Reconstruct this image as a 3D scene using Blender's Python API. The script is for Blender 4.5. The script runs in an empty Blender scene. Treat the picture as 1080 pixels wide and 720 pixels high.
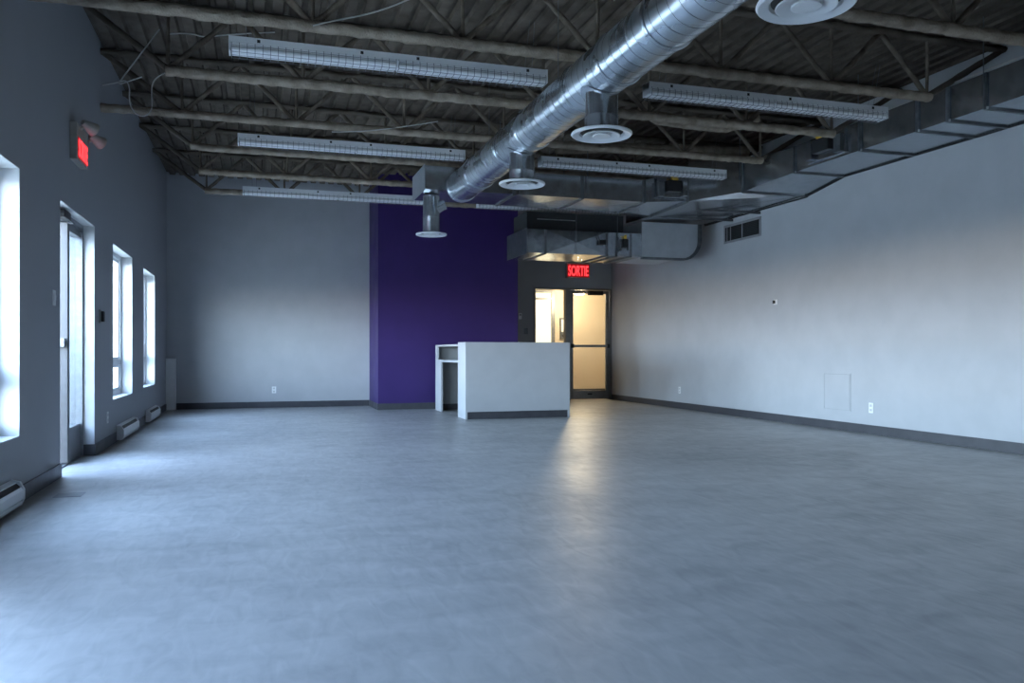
import bpy, math, random
from mathutils import Vector, Matrix
random.seed(7)
C = bpy.context.scene.collection
SC = bpy.context.scene
PI = math.pi

# ------------------------------------------------------------------ mesh builder
class MB:
    def __init__(self):
        self.v = []; self.f = []; self.s = []
    def add(self, vs, fs, smooth=False):
        b = len(self.v)
        self.v += [tuple(p) for p in vs]
        self.f += [tuple(b + i for i in f) for f in fs]
        self.s += [smooth] * len(fs)
        return self
    def box(self, x0, x1, y0, y1, z0, z1):
        vs = [(x0,y0,z0),(x1,y0,z0),(x1,y1,z0),(x0,y1,z0),(x0,y0,z1),(x1,y0,z1),(x1,y1,z1),(x0,y1,z1)]
        return self.add(vs, [(0,3,2,1),(4,5,6,7),(0,1,5,4),(1,2,6,5),(2,3,7,6),(3,0,4,7)])
    def hexa(self, a, b):
        """two rings of 4 points, a then b, joined"""
        return self.add(list(a) + list(b), [(0,3,2,1),(4,5,6,7),(0,1,5,4),(1,2,6,5),(2,3,7,6),(3,0,4,7)])
    def prism(self, poly, axis, lo, hi):
        """polygon in the other two axes, extruded along axis"""
        n = len(poly)
        def P(p, t):
            if axis == 'x': return (t, p[0], p[1])
            if axis == 'y': return (p[0], t, p[1])
            return (p[0], p[1], t)
        vs = [P(p, lo) for p in poly] + [P(p, hi) for p in poly]
        fs = [tuple(range(n))[::-1], tuple(range(n, 2*n))]
        fs += [(i, (i+1) % n, n + (i+1) % n, n + i) for i in range(n)]
        return self.add(vs, fs)
    def cyl(self, p0, p1, r0, r1=None, n=16, caps=True, smooth=True):
        r1 = r0 if r1 is None else r1
        p0 = Vector(p0); p1 = Vector(p1); d = (p1 - p0).normalized()
        u = d.orthogonal().normalized(); w = d.cross(u)
        vs = []
        for p, r in ((p0, r0), (p1, r1)):
            for i in range(n):
                a = 2*PI*i/n
                vs.append(p + u*(r*math.cos(a)) + w*(r*math.sin(a)))
        self.add(vs, [(i, (i+1) % n, n+(i+1) % n, n+i) for i in range(n)], smooth)
        if caps:
            self.add(vs, [tuple(range(n))[::-1], tuple(range(n, 2*n))])
        return self
    def tube(self, pts, r, n=8, lump=0.0, squash=1.0):
        pts = [Vector(p) for p in pts]; vs = []; m = len(pts)
        for k, p in enumerate(pts):
            d = (pts[min(k+1, m-1)] - pts[max(k-1, 0)]).normalized()
            ref = Vector((0,0,1)) if abs(d.z) < .9 else Vector((0,1,0))
            u = d.cross(ref).normalized(); w = u.cross(d)
            for i in range(n):
                a = 2*PI*(i+.5)/n
                rr = r * (1 + lump*(random.random()-.5)*2)
                vs.append(p + u*(rr*squash*math.cos(a)) + w*(rr*math.sin(a)))
        fs = []
        for k in range(m-1):
            for i in range(n):
                j = (i+1) % n
                fs.append((k*n+i, k*n+j, (k+1)*n+j, (k+1)*n+i))
        fs += [tuple(range(n))[::-1], tuple(range((m-1)*n, m*n))]
        return self.add(vs, fs, True)
    def lathe(self, prof, c=(0,0,0), n=48, axis='z'):
        """prof: (radius, height) pairs"""
        vs = []; m = len(prof)
        for r, h in prof:
            for i in range(n):
                a = 2*PI*i/n
                vs.append((c[0]+r*math.cos(a), c[1]+r*math.sin(a), c[2]+h))
        fs = [(k*n+i, k*n+(i+1) % n, (k+1)*n+(i+1) % n, (k+1)*n+i) for k in range(m-1) for i in range(n)]
        return self.add(vs, fs, True)
    def build(self, name, mat, parent=None, bevel=0, origin=None, sharp=35):
        me = bpy.data.meshes.new(name)
        o = Vector(origin) if origin is not None else Vector((0,0,0))
        me.from_pydata([tuple(Vector(p) - o) for p in self.v], [], self.f)
        me.polygons.foreach_set('use_smooth', self.s)
        me.update()
        if any(self.s):
            me.set_sharp_from_angle(angle=math.radians(sharp))
        me.materials.append(mat)
        ob = bpy.data.objects.new(name, me); C.objects.link(ob)
        ob.location = o
        if bevel:
            b = ob.modifiers.new('bevel', 'BEVEL'); b.width = bevel; b.segments = 2; b.limit_method = 'ANGLE'
        if parent is not None:
            ob.parent = parent
            ob.matrix_parent_inverse = Matrix.Translation(parent.location).inverted() if parent.rotation_euler[:] == (0,0,0) else parent.matrix_basis.inverted()
        return ob

def thing(name, label, cat, loc, group=None):
    o = bpy.data.objects.new(name, None); C.objects.link(o)
    o.empty_display_size = .1
    o.location = loc; o['label'] = label; o['category'] = cat
    if group: o['group'] = group
    return o
def tag(o, label, cat, group=None):
    o['label'] = label; o['category'] = cat
    if group: o['group'] = group
    return o
def struct(o, label=None):
    o['kind'] = 'structure'
    if label: o['label'] = label
    return o
def empty_struct(name, loc, label=None):
    o = bpy.data.objects.new(name, None); C.objects.link(o); o.location = loc
    return struct(o, label)

# ------------------------------------------------------------------ materials
def new_mat(name):
    m = bpy.data.materials.new(name); m.use_nodes = True
    nt = m.node_tree
    return m, nt, nt.nodes['Principled BSDF']
def noise_mat(name, c0, c1, scale=6, rough=(.5,.6), metal=0, bump=0, bscale=None, detail=6, stretch=(1,1,1), lo=.35, hi=.65, spec=.5, bdist=.01):
    m, nt, b = new_mat(name)
    tc = nt.nodes.new('ShaderNodeTexCoord'); mp = nt.nodes.new('ShaderNodeMapping')
    mp.inputs['Scale'].default_value = stretch
    geo = nt.nodes.new('ShaderNodeNewGeometry')
    nt.links.new(geo.outputs['Position'], mp.inputs['Vector'])
    n = nt.nodes.new('ShaderNodeTexNoise'); n.inputs['Scale'].default_value = scale; n.inputs['Detail'].default_value = detail
    nt.links.new(mp.outputs[0], n.inputs['Vector'])
    r = nt.nodes.new('ShaderNodeValToRGB')
    r.color_ramp.elements[0].position = lo; r.color_ramp.elements[0].color = (*c0, 1)
    r.color_ramp.elements[1].position = hi; r.color_ramp.elements[1].color = (*c1, 1)
    nt.links.new(n.outputs['Fac'], r.inputs['Fac']); nt.links.new(r.outputs['Color'], b.inputs['Base Color'])
    mr = nt.nodes.new('ShaderNodeMapRange'); mr.inputs['To Min'].default_value = rough[0]; mr.inputs['To Max'].default_value = rough[1]
    mr.inputs['From Min'].default_value = .3; mr.inputs['From Max'].default_value = .7
    nt.links.new(n.outputs['Fac'], mr.inputs['Value']); nt.links.new(mr.outputs[0], b.inputs['Roughness'])
    b.inputs['Metallic'].default_value = metal
    b.inputs['Specular IOR Level'].default_value = spec
    if bump:
        n2 = nt.nodes.new('ShaderNodeTexNoise'); n2.inputs['Scale'].default_value = bscale or scale*4; n2.inputs['Detail'].default_value = 5
        nt.links.new(mp.outputs[0], n2.inputs['Vector'])
        bp = nt.nodes.new('ShaderNodeBump'); bp.inputs['Strength'].default_value = bump; bp.inputs['Distance'].default_value = bdist
        nt.links.new(n2.outputs['Fac'], bp.inputs['Height']); nt.links.new(bp.outputs[0], b.inputs['Normal'])
    return m
def emit_mat(name, col, st):
    m, nt, b = new_mat(name)
    b.inputs['Base Color'].default_value = (*[min(1, c*.5) for c in col], 1)
    b.inputs['Emission Color'].default_value = (*col, 1); b.inputs['Emission Strength'].default_value = st
    return m
def glass_mat(name, tint=(.95,.97,.97)):
    m, nt, b = new_mat(name)
    out = nt.nodes['Material Output']
    tr = nt.nodes.new('ShaderNodeBsdfTransparent'); tr.inputs['Color'].default_value = (*tint, 1)
    gl = nt.nodes.new('ShaderNodeBsdfGlossy'); gl.inputs['Roughness'].default_value = .02
    fr = nt.nodes.new('ShaderNodeFresnel')
    ge = nt.nodes.new('ShaderNodeNewGeometry'); mr = nt.nodes.new('ShaderNodeMapRange')
    mr.inputs['To Min'].default_value = 1.45; mr.inputs['To Max'].default_value = 1/1.45
    nt.links.new(ge.outputs['Backfacing'], mr.inputs['Value']); nt.links.new(mr.outputs[0], fr.inputs['IOR'])
    mx = nt.nodes.new('ShaderNodeMixShader')
    nt.links.new(fr.outputs[0], mx.inputs[0]); nt.links.new(tr.outputs[0], mx.inputs[1]); nt.links.new(gl.outputs[0], mx.inputs[2])
    nt.links.new(mx.outputs[0], out.inputs['Surface'])
    nt.nodes.remove(b)
    return m
M = {}
M['wall'] = noise_mat('grey_wall_paint', (.42,.425,.435), (.45,.455,.465), 3, (.5,.6), bump=.04, bscale=180, spec=.35, bdist=.002)
M['wallshaded'] = noise_mat('shaded_grey_wall_paint', (.315,.325,.34), (.34,.35,.365), 3, (.5,.6), bump=.04, bscale=180, spec=.3, bdist=.002)  # same grey as the other walls, darkened for the left wall's shade
M['charcoal'] = noise_mat('charcoal_wall_paint', (.34,.342,.345), (.36,.362,.365), 3, (.5,.6), bump=.04, bscale=180, spec=.3, bdist=.002)
M['purple'] = noise_mat('purple_wall_paint', (.039,.020,.112), (.044,.022,.124), 3, (.45,.55), bump=.04, bscale=180, spec=.3, bdist=.002)
M['reveal'] = noise_mat('white_reveal_paint', (.46,.465,.47), (.50,.505,.51), 5, (.4,.5))
M['base'] = noise_mat('dark_vinyl_base', (.045,.045,.052), (.06,.06,.067), 8, (.4,.55))
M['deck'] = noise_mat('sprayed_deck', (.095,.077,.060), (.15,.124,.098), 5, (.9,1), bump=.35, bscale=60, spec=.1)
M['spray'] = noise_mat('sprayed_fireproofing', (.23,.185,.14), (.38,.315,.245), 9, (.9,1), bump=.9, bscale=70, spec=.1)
M['web'] = noise_mat('sprayed_web_shaded', (.13,.105,.08), (.22,.18,.14), 9, (.9,1), bump=.8, bscale=70, spec=.1)  # same sprayed coat as the chords, darkened because webs catch less light
M['galv'] = noise_mat('galvanised_steel', (.48,.51,.54), (.58,.61,.64), 11, (.17,.27), metal=.95, bump=.05, bscale=2, detail=8, bdist=.02)
M['galvcap'] = noise_mat('weathered_galvanised_steel', (.30,.32,.35), (.38,.40,.43), 9, (.38,.48), metal=.6)
M['galvmatte'] = noise_mat('matte_galvanised_steel', (.48,.50,.52), (.56,.58,.60), 5, (.38,.48), metal=.55)
M['galvspiral'] = noise_mat('galvanised_spiral_steel', (.50,.54,.58), (.60,.64,.68), 3, (.24,.30), metal=.95, detail=2)
M['galvdark'] = noise_mat('dull_galvanised_trim', (.13,.14,.15), (.2,.21,.22), 12, (.4,.5), metal=.8)
M['white'] = noise_mat('white_enamel', (.76,.77,.78), (.80,.81,.82), 6, (.3,.4))
M['tube'] = noise_mat('lamp_tube_glass', (.86,.87,.88), (.9,.9,.9), 6, (.12,.2))
M['wire'] = noise_mat('zinc_wire', (.40,.41,.43), (.5,.51,.52), 20, (.3,.4), metal=.5)
M['guard'] = noise_mat('guard_wire', (.16,.165,.175), (.2,.205,.215), 20, (.4,.5), metal=.3)
M['desk'] = noise_mat('desk_laminate', (.44,.445,.455), (.47,.475,.485), 4, (.35,.45))
M['deskgrey'] = noise_mat('grey_desk_lining', (.30,.31,.31), (.34,.35,.35), 6, (.45,.55))
M['alum'] = noise_mat('anodised_aluminium', (.17,.175,.185), (.21,.215,.225), 20, (.35,.45), metal=.3)
M['leaf'] = noise_mat('dark_anodised_leaf', (.035,.036,.038), (.045,.046,.048), 20, (.35,.45))
M['grilleframe'] = noise_mat('grey_grille_enamel', (.25,.245,.25), (.29,.285,.29), 14, (.4,.5))
M['bronze'] = noise_mat('dark_door_frame', (.21,.207,.20), (.25,.246,.24), 16, (.35,.45), metal=.4)
M['black'] = noise_mat('black_plastic', (.012,.012,.013), (.02,.02,.021), 12, (.4,.5))
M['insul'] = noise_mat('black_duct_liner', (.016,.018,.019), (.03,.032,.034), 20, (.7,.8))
M['yellow'] = noise_mat('yellow_plastic', (.75,.45,.03), (.8,.5,.05), 12, (.4,.5))
M['plate'] = noise_mat('white_plate_plastic', (.78,.78,.76), (.82,.82,.8), 12, (.35,.45))
M['outletface'] = noise_mat('outlet_face', (.5,.5,.49), (.55,.55,.54), 12, (.35,.45))
M['signbody'] = noise_mat('aged_cream_sign_housing', (.36,.33,.28), (.44,.41,.36), 12, (.4,.5))
M['vestwall'] = noise_mat('cream_vestibule_paint', (.66,.56,.43), (.69,.59,.46), 3, (.5,.6))
M['vestfloor'] = noise_mat('tan_vestibule_tile', (.20,.16,.12), (.26,.21,.16), 5, (.3,.4))
M['glass'] = glass_mat('clear_glass')
M['red'] = emit_mat('lit_red_letters', (1,.05,.06), 2.0)
M['redface'] = emit_mat('dim_red_sign_face', (1,.02,.03), .16)
M['lamp'] = emit_mat('warm_lamp_dome', (1,.83,.58), 14)
M['litglass'] = emit_mat('lit_frosted_glass', (1,.90,.66), 1.25)
M['copper'] = noise_mat('lamp_reflector', (.5,.4,.36), (.6,.5,.46), 12, (.2,.3))
M['ground'] = noise_mat('outside_paving', (.54,.475,.385), (.62,.55,.45), .8, (.8,.9))
M['cable'] = noise_mat('pale_cable_sheath', (.46,.44,.41), (.52,.5,.47), 12, (.5,.6))
M['steelplate'] = noise_mat('worn_steel_plate', (.2,.21,.23), (.3,.31,.33), 20, (.4,.5), metal=.5)

# floor: trowelled concrete
def floor_mat():
    m, nt, b = new_mat('trowelled_concrete')
    N = nt.nodes.new; L = nt.links.new
    geo = N('ShaderNodeNewGeometry')
    def noise(scale, detail, dist=0, st=(1,1,1), rot=0):
        mp = N('ShaderNodeMapping'); mp.inputs['Scale'].default_value = st; mp.inputs['Rotation'].default_value = (0,0,rot)
        L(geo.outputs['Position'], mp.inputs['Vector'])
        n = N('ShaderNodeTexNoise'); n.inputs['Scale'].default_value = scale; n.inputs['Detail'].default_value = detail
        n.inputs['Distortion'].default_value = dist; L(mp.outputs[0], n.inputs['Vector']); return n
    a = noise(.55, 5, .6); c = noise(2.6, 10, .9, (1,1.7,1), .5); d = noise(14, 10, 1.2, (1,.32,1), -.9)
    def mix(x, y, f):
        q = N('ShaderNodeMix'); q.data_type = 'FLOAT'; q.inputs['Factor'].default_value = f
        L(x, q.inputs[2]); L(y, q.inputs[3]); return q.outputs[0]
    s = mix(mix(a.outputs['Fac'], c.outputs['Fac'], .45), d.outputs['Fac'], .3)
    r = N('ShaderNodeValToRGB'); e = r.color_ramp.elements
    e[0].position = .36; e[0].color = (.26,.262,.262,1); e[1].position = .64; e[1].color = (.415,.415,.41,1)
    L(s, r.inputs['Fac']); L(r.outputs['Color'], b.inputs['Base Color'])
    mr = N('ShaderNodeMapRange'); mr.inputs['From Min'].default_value = .35; mr.inputs['From Max'].default_value = .65
    mr.inputs['To Min'].default_value = .46; mr.inputs['To Max'].default_value = .33
    L(s, mr.inputs['Value']); L(mr.outputs[0], b.inputs['Roughness'])
    bp = N('ShaderNodeBump'); bp.inputs['Strength'].default_value = .22; bp.inputs['Distance'].default_value = .004
    L(d.outputs['Fac'], bp.inputs['Height']); L(bp.outputs[0], b.inputs['Normal'])
    b.inputs['Specular IOR Level'].default_value = .5
    return m
M['floor'] = floor_mat()

# ------------------------------------------------------------------ room dimensions
XL, XR = -1.45, 6.85
YF, YB = -2.6, 14.65          # front wall behind the viewer, back wall
ZD = 3.91                     # underside of roof deck
WT = .30                      # wall thickness
YD = 15.2                     # wall with the exit door
BX0, BX1, BY = 1.9, 4.33, 13.55   # purple projection

def wall_y(mb, x0, x1, y0, y1, z0, z1, holes):
    """wall running along Y with rectangular holes (ya, yb, za, zb)"""
    y = y0
    for ya, yb, za, zb in sorted(holes):
        if ya > y: mb.box(x0, x1, y, ya, z0, z1)
        if za > z0: mb.box(x0, x1, ya, yb, z0, za)
        if zb < z1: mb.box(x0, x1, ya, yb, zb, z1)
        y = yb
    mb.box(x0, x1, y, y1, z0, z1)
def wall_x(mb, y0, y1, x0, x1, z0, z1, holes):
    x = x0
    for xa, xb, za, zb in sorted(holes):
        if xa > x: mb.box(x, xa, y0, y1, z0, z1)
        if za > z0: mb.box(xa, xb, y0, y1, z0, za)
        if zb < z1: mb.box(xa, xb, y0, y1, zb, z1)
        x = xb
    mb.box(x, x1, y0, y1, z0, z1)

WIN = [(1.9,3.3,.45,2.1), (4.5,5.89,.42,2.13), (9.39,10.76,.455,2.10), (11.76,13.0,.48,2.08)]
DOORH = (7.0, 8.38, 0, 2.13)
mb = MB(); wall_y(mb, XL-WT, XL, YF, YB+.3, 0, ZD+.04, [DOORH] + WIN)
struct(mb.build('wall_left', M['wallshaded']))
mb = MB(); mb.box(XR, XR+.2, YF, YD, 0, ZD+.04)
struct(mb.build('wall_right', M['wall']))
mb = MB(); mb.box(XL, BX0+.02, YB, YB+.3, 0, ZD+.04)
struct(mb.build('wall_back', M['wall']))
mb = MB(); mb.box(BX0, BX1, BY, YD+.15, 0, ZD+.04)
struct(mb.build('wall_purple', M['purple']))
SIDE = (5.19, 5.87, .0, 2.235); DR = (5.87, 6.85, 0, 2.235)
mb = MB(); wall_x(mb, YD, YD+.15, BX1, XR+1.6, 0, ZD+.04, [(5.19, 6.85, 0, 2.235)])
struct(mb.build('wall_exit', M['charcoal']))
FW = []
mb = MB(); wall_x(mb, YF-.25, YF, XL-WT, XR+.2, 0, ZD+.04, FW)
struct(mb.build('wall_front', M['wall']))
mb = MB(); mb.box(XL-WT, XR+.2, YF-.25, YD+.15, -.12, 0)
struct(mb.build('floor', M['floor']))

# ribbed roof deck: flutes run along Y
mb = MB(); prof = []; x = XL - .1; p = .152
while x < XR + .1:
    prof += [(x, ZD), (x+.085, ZD), (x+.098, ZD+.04), (x+.139, ZD+.04)]
    x += p
vs = [(a, YF-.25, z) for a, z in prof] + [(a, YD+.2, z) for a, z in prof]
n = len(prof)
mb.add(vs, [(i+1, i, n+i, n+i+1) for i in range(n-1)])
vs2 = [(XL-WT, YF-.25, ZD+.06), (XR+.2, YF-.25, ZD+.06), (XR+.2, YD+.2, ZD+.06), (XL-WT, YD+.2, ZD+.06)]
mb.add(vs2, [(0,1,2,3)])
struct(mb.build('ceiling', M['deck']))

# window and door reveals lining the holes, frames and panes
def window(idx, ya, yb, za, zb):
    w = empty_struct('window_%d' % idx, (XL-.12, (ya+yb)/2, za))
    t = .006
    rv = MB()
    rv.box(XL-.14, XL+.0015, ya, yb, za, za+t); rv.box(XL-.14, XL+.0015, ya, yb, zb-t, zb)
    rv.box(XL-.14, XL+.0015, ya, ya+t, za+t, zb-t); rv.box(XL-.14, XL+.0015, yb-t, yb, za+t, zb-t)
    rv.build('reveal', M['reveal'], w)
    x0, x1 = XL-.20, XL-.12
    f = MB(); m = .05
    f.box(x0, x1, ya, yb, za, za+m); f.box(x0, x1, ya, yb, zb-m, zb)
    f.box(x0, x1, ya, ya+m, za+m, zb-m); f.box(x0, x1, yb-m, yb, za+m, zb-m)
    zr = za + .36
    f.box(x0, x1, ya+m, yb-m, zr, zr+m)
    f.build('window_frame', M['white'], w, bevel=.004)
    g = MB(); k = .035
    for z0, z1 in ((za+m, zr), (zr+m, zb-m)):
        g.box(x0+.015, x1-.02, ya+m, yb-m, z0, z0+k); g.box(x0+.015, x1-.02, ya+m, yb-m, z1-k, z1)
        g.box(x0+.015, x1-.02, ya+m, ya+m+k, z0+k, z1-k); g.box(x0+.015, x1-.02, yb-m-k, yb-m, z0+k, z1-k)
    g.build('sash', M['white'], w, bevel=.003)
    q = MB()
    for z0, z1 in ((za+m+k, zr-k), (zr+m+k, zb-m-k)):
        q.box(x0+.03, x0+.036, ya+m+k, yb-m-k, z0, z1)
    q.build('pane', M['glass'], w)
    h = MB(); h.box(x1-.02, x1+.012, ya+.12, ya+.20, zr+m+.012, zr+m+.03); h.box(x1+.004, x1+.02, ya+.12, ya+.14, zr+m+.012, zr+m+.10)
    h.build('latch', M['black'], w)
    return w
for i, wv in enumerate(WIN): window(i+1, *wv)
for i, (xa, xb, za, zb) in enumerate(FW):
    w = empty_struct('window_%d' % (6+i), ((xa+xb)/2, YF-.12, za))
    f = MB(); m = .06; y0, y1 = YF-.2, YF-.12
    f.box(xa, xb, y0, y1, za, za+m); f.box(xa, xb, y0, y1, zb-m, zb)
    f.box(xa, xa+m, y0, y1, za+m, zb-m); f.box(xb-m, xb, y0, y1, za+m, zb-m)
    f.box((xa+xb)/2-.03, (xa+xb)/2+.03, y0, y1, za+m, zb-m)
    f.build('window_frame', M['alum'], w)
    q = MB(); q.box(xa+m, xb-m, y0+.03, y0+.036, za+m, zb-m); q.build('pane', M['glass'], w)

# left entrance: a leaf standing open outwards beside a fixed glazed panel
d = empty_struct('door_1', (XL-.1, 7.7, 0))
rv = MB(); ya, yb, za, zb = DOORH; t = .006
rv.box(XL-.09, XL+.0015, ya, yb, zb-t, zb); rv.box(XL-.09, XL+.0015, yb-t, yb, .1, zb-t); rv.box(XL-.09, XL+.0015, ya, ya+t, .1, zb-t)
rv.build('reveal', M['reveal'], d)
f = MB(); x0, x1 = XL-.20, XL-.09
f.box(x0, x1, ya, yb, 2.07, zb-t); f.box(x0, x1, ya, ya+.05, 0, 2.07); f.box(x0, x1, yb-.04, yb, 0, 2.07)
f.box(x0, x1, ya+.05, yb-.04, 0, .012)
f.build('door_frame', M['alum'], d, bevel=.003)
s = MB()
s.box(x0+.02, x1, 7.755, 7.80, .012, 2.07); s.box(x0+.02, x1-.02, 7.80, 8.34, .012, .30); s.box(x0+.02, x1-.02, 7.80, 8.34, 2.01, 2.07)
s.build('side_panel', M['alum'], d, bevel=.003)
q = MB(); q.box(x0+.05, x0+.056, 7.80, 8.34, .30, 2.01); q.build('side_pane', M['glass'], d)
lf = MB(); ly0, ly1 = 7.70, 7.745; lx1 = XL-.085; lx0 = lx1-.72
lf.box(lx1-.11, lx1, ly0, ly1, .02, 2.05); lf.box(lx0, lx0+.11, ly0, ly1, .02, 2.05)
lf.box(lx0+.11, lx1-.11, ly0, ly1, .02, .28); lf.box(lx0+.11, lx1-.11, ly0, ly1, 1.94, 2.05)
leaf = lf.build('door_leaf', M['leaf'], d, bevel=.003)
q = MB(); q.box(lx0+.11, lx1-.11, ly0+.02, ly0+.026, .28, 1.94); q.build('door_pane', M['glass'], leaf)
q = MB(); q.box(lx0+.03, lx1-.01, ly0-.07, ly0-.02, 1.0, 1.075); q.box(lx0+.03, lx0+.08, ly0-.02, ly0, 1.0, 1.07); q.box(lx1-.07, lx1-.02, ly0-.02, ly0, 1.0, 1.07)
q.build('push_bar', M['alum'], leaf, bevel=.006)
q = MB(); q.box(XL-.09, XL-.03, 7.32, 7.55, 2.045, 2.11); q.build('door_closer', M['black'], d, bevel=.006)
q = MB(); q.tube([(XL-.05, 7.5, 2.06), (XL-.04, 7.72, 2.05), (XL-.3, 7.69, 2.055)], .008); q.build('closer_arm', M['galvdark'], d)

# exit door with glazed sidelight
e = empty_struct('door_2', (6.0, YD, 0))
f = MB(); y0, y1 = YD-.02, YD+.10; m = .035
f.box(5.19, 6.85, y0, y1, 2.2, 2.235); f.box(5.19, 5.22, y0, y1, 0, 2.2)
f.box(5.85, 5.955, y0, y1, 0, 2.2); f.box(6.80, 6.85, y0, y1, 0, 2.2)
f.box(5.22, 5.85, y0, y1, 0, .10)
f.build('door_frame', M['bronze'], e, bevel=.003)
q = MB(); q.box(5.22, 5.85, YD+.04, YD+.046, .10, 2.2); q.build('sidelight_pane', M['glass'], e)
lf = MB(); ly0, ly1 = YD+.0, YD+.045
lf.box(5.958, 6.02, ly0, ly1, .012, 2.195); lf.box(6.73, 6.797, ly0, ly1, .012, 2.195)
lf.box(6.02, 6.73, ly0, ly1, .012, .185); lf.box(6.02, 6.73, ly0, ly1, 2.13, 2.195)
leaf = lf.build('door_leaf', M['bronze'], e, bevel=.003)
q = MB(); q.box(6.02, 6.73, ly0+.02, ly0+.026, .185, 2.13); q.build('door_pane', M['glass'], leaf)
q = MB(); q.box(6.0, 6.76, ly0-.06, ly0-.025, 1.055, 1.105); q.build('push_bar', M['bronze'], leaf, bevel=.006)
q = MB(); q.box(5.965, 6.015, ly0-.065, ly0, 1.04, 1.12); q.box(6.735, 6.79, ly0-.065, ly0, 1.04, 1.12); q.build('bar_bracket', M['black'], leaf, bevel=.006)
q = MB(); q.tube([(6.0, ly1, .92), (6.0, ly1+.05, .94), (6.02, ly1+.06, 1.08), (6.0, ly1+.05, 1.24), (6.0, ly1, 1.26)], .012); q.build('pull_handle', M['alum'], leaf)
q = MB(); q.box(6.33, 6.64, ly0-.07, ly0, 2.10, 2.19); q.build('door_closer', M['black'], leaf, bevel=.008)
q = MB(); q.box(6.33, 6.42, ly0-.001, ly0-.02, .10, .13); q.build('floor_bolt', M['black'], leaf)

# vestibule behind the exit door
vy0, vy1, vx0, vx1, vz = YD+.15, 17.5, 4.3, 8.4, 2.42
mb = MB(); mb.box(vx0-.1, vx1+.1, vy1, vy1+.15, 0, vz+.1); struct(mb.build('wall_vestibule_back', M['vestwall']))
mb = MB(); mb.box(vx0-.1, vx0, vy0, vy1, 0, vz+.1); struct(mb.build('wall_vestibule_left', M['vestwall']))
mb = MB(); mb.box(vx1, vx1+.1, vy0, vy1, 0, vz+.1); struct(mb.build('wall_vestibule_right', M['vestwall']))
mb = MB(); mb.box(vx0-.1, vx1+.1, vy0, vy1+.15, vz, vz+.1); struct(mb.build('ceiling_vestibule', M['reveal']))
mb = MB(); mb.box(vx0-.1, vx1+.1, vy0, vy1+.15, -.1, 0); struct(mb.build('floor_vestibule', M['vestfloor']))
mb = MB(); mb.box(vx0, vx1, vy1-.012, vy1, 0, .11); struct(mb.build('baseboard_vestibule', M['base']))
w = empty_struct('door_3', (5.95, vy1, 0))
f = MB(); f.box(5.35, 5.42, vy1-.06, vy1, 0, 2.36); f.box(6.38, 6.46, vy1-.06, vy1, 0, 2.36); f.box(5.42, 6.38, vy1-.06, vy1, 2.30, 2.36)
f.box(5.42, 6.38, vy1-.06, vy1, 2.14, 2.19); f.box(5.42, 6.38, vy1-.06, vy1, 0, .2)
f.build('door_frame', M['alum'], w)
q = MB(); q.box(5.42, 6.38, vy1-.03, vy1-.02, .2, 2.14); q.box(5.42, 6.38, vy1-.03, vy1-.02, 2.19, 2.30); q.build('lit_pane', M['litglass'], w)
t = thing('ceiling_lamp', 'glowing warm dome lamp inside the vestibule behind the exit door', 'lamp', (6.70, 16.55, vz))
q = MB(); q.lathe([(.22,0),(.22,-.03),(.001,-.03)], (6.70,16.55,vz), 32); q.build('lamp_base', M['white'], t)
q = MB(); q.lathe([(.21,-.03),(.205,-.09),(.165,-.17),(.09,-.21),(0.001,-.225)], (6.70,16.55,vz), 32); q.build('lamp_shade', M['lamp'], t)
t = thing('intercom_panel', 'narrow intercom panel on the cream vestibule wall seen through the sidelight', 'intercom', (6.655, vy1, 1.26))
q = MB(); q.box(6.60, 6.71, vy1-.05, vy1, 1.26, 1.74); q.build('housing', M['galvdark'], t, bevel=.006)
q = MB(); q.box(6.615, 6.695, vy1-.056, vy1-.05, 1.42, 1.70); q.build('speaker_plate', M['plate'], t)
q = MB(); q.box(6.635, 6.675, vy1-.062, vy1-.05, 1.31, 1.35); q.build('button', M['black'], t)

# baseboards
bt, bh = .012, .105
mb = MB(); mb.box(XL, XL+bt, YF, 7.0, 0, bh); mb.box(XL, XL+bt, 8.38, YB, 0, bh); mb.box(XL-.088, XL+bt, 8.368, 8.38, 0, bh); mb.box(XL-.088, XL+bt, 7.0, 7.012, 0, bh)
struct(mb.build('baseboard_left', M['base']))
mb = MB(); mb.box(XR-bt, XR, YF, YD-.02, 0, bh); struct(mb.build('baseboard_right', M['base']))
mb = MB(); mb.box(XL+bt, BX0, YB-bt, YB, 0, bh); struct(mb.build('baseboard_back', M['base']))
mb = MB(); mb.box(BX0-bt, BX0, BY-bt, YB-bt, 0, bh); mb.box(BX0, BX1+bt, BY-bt, BY, 0, bh); mb.box(BX1, BX1+bt, BY, YD, 0, bh)
struct(mb.build('baseboard_purple', M['base']))
mb = MB(); mb.box(BX1+bt, 5.19, YD-bt, YD, 0, bh); struct(mb.build('baseboard_exit', M['base']))
# pipe enclosure in the corner
mb = MB(); mb.box(XL, XL+.15, YB-.14, YB, 0, .84); mb.box(XL, XL+.155, YB-.145, YB, .84, .852)
tag(mb.build('pipe_enclosure', M['plate'], bevel=.004), 'low pale boxed pipe enclosure in the far corner past the windows', 'enclosure')

# ground outside
mb = MB(); mb.add([(-60,-60,-.14),(60,-60,-.14),(60,70,-.14),(-60,70,-.14)], [(0,1,2,3)])
struct(mb.build('exterior_ground', M['ground']))

mb = MB(); mb.box(-2.75, -2.6, 5.6, 9.3, -.14, .95); mb.box(-2.78, -2.57, 5.58, 9.32, .95, 1.0)  # unseen low wall added to keep low sky light off the entrance floor
struct(mb.build('exterior_sky_blocker', M['ground']))

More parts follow.
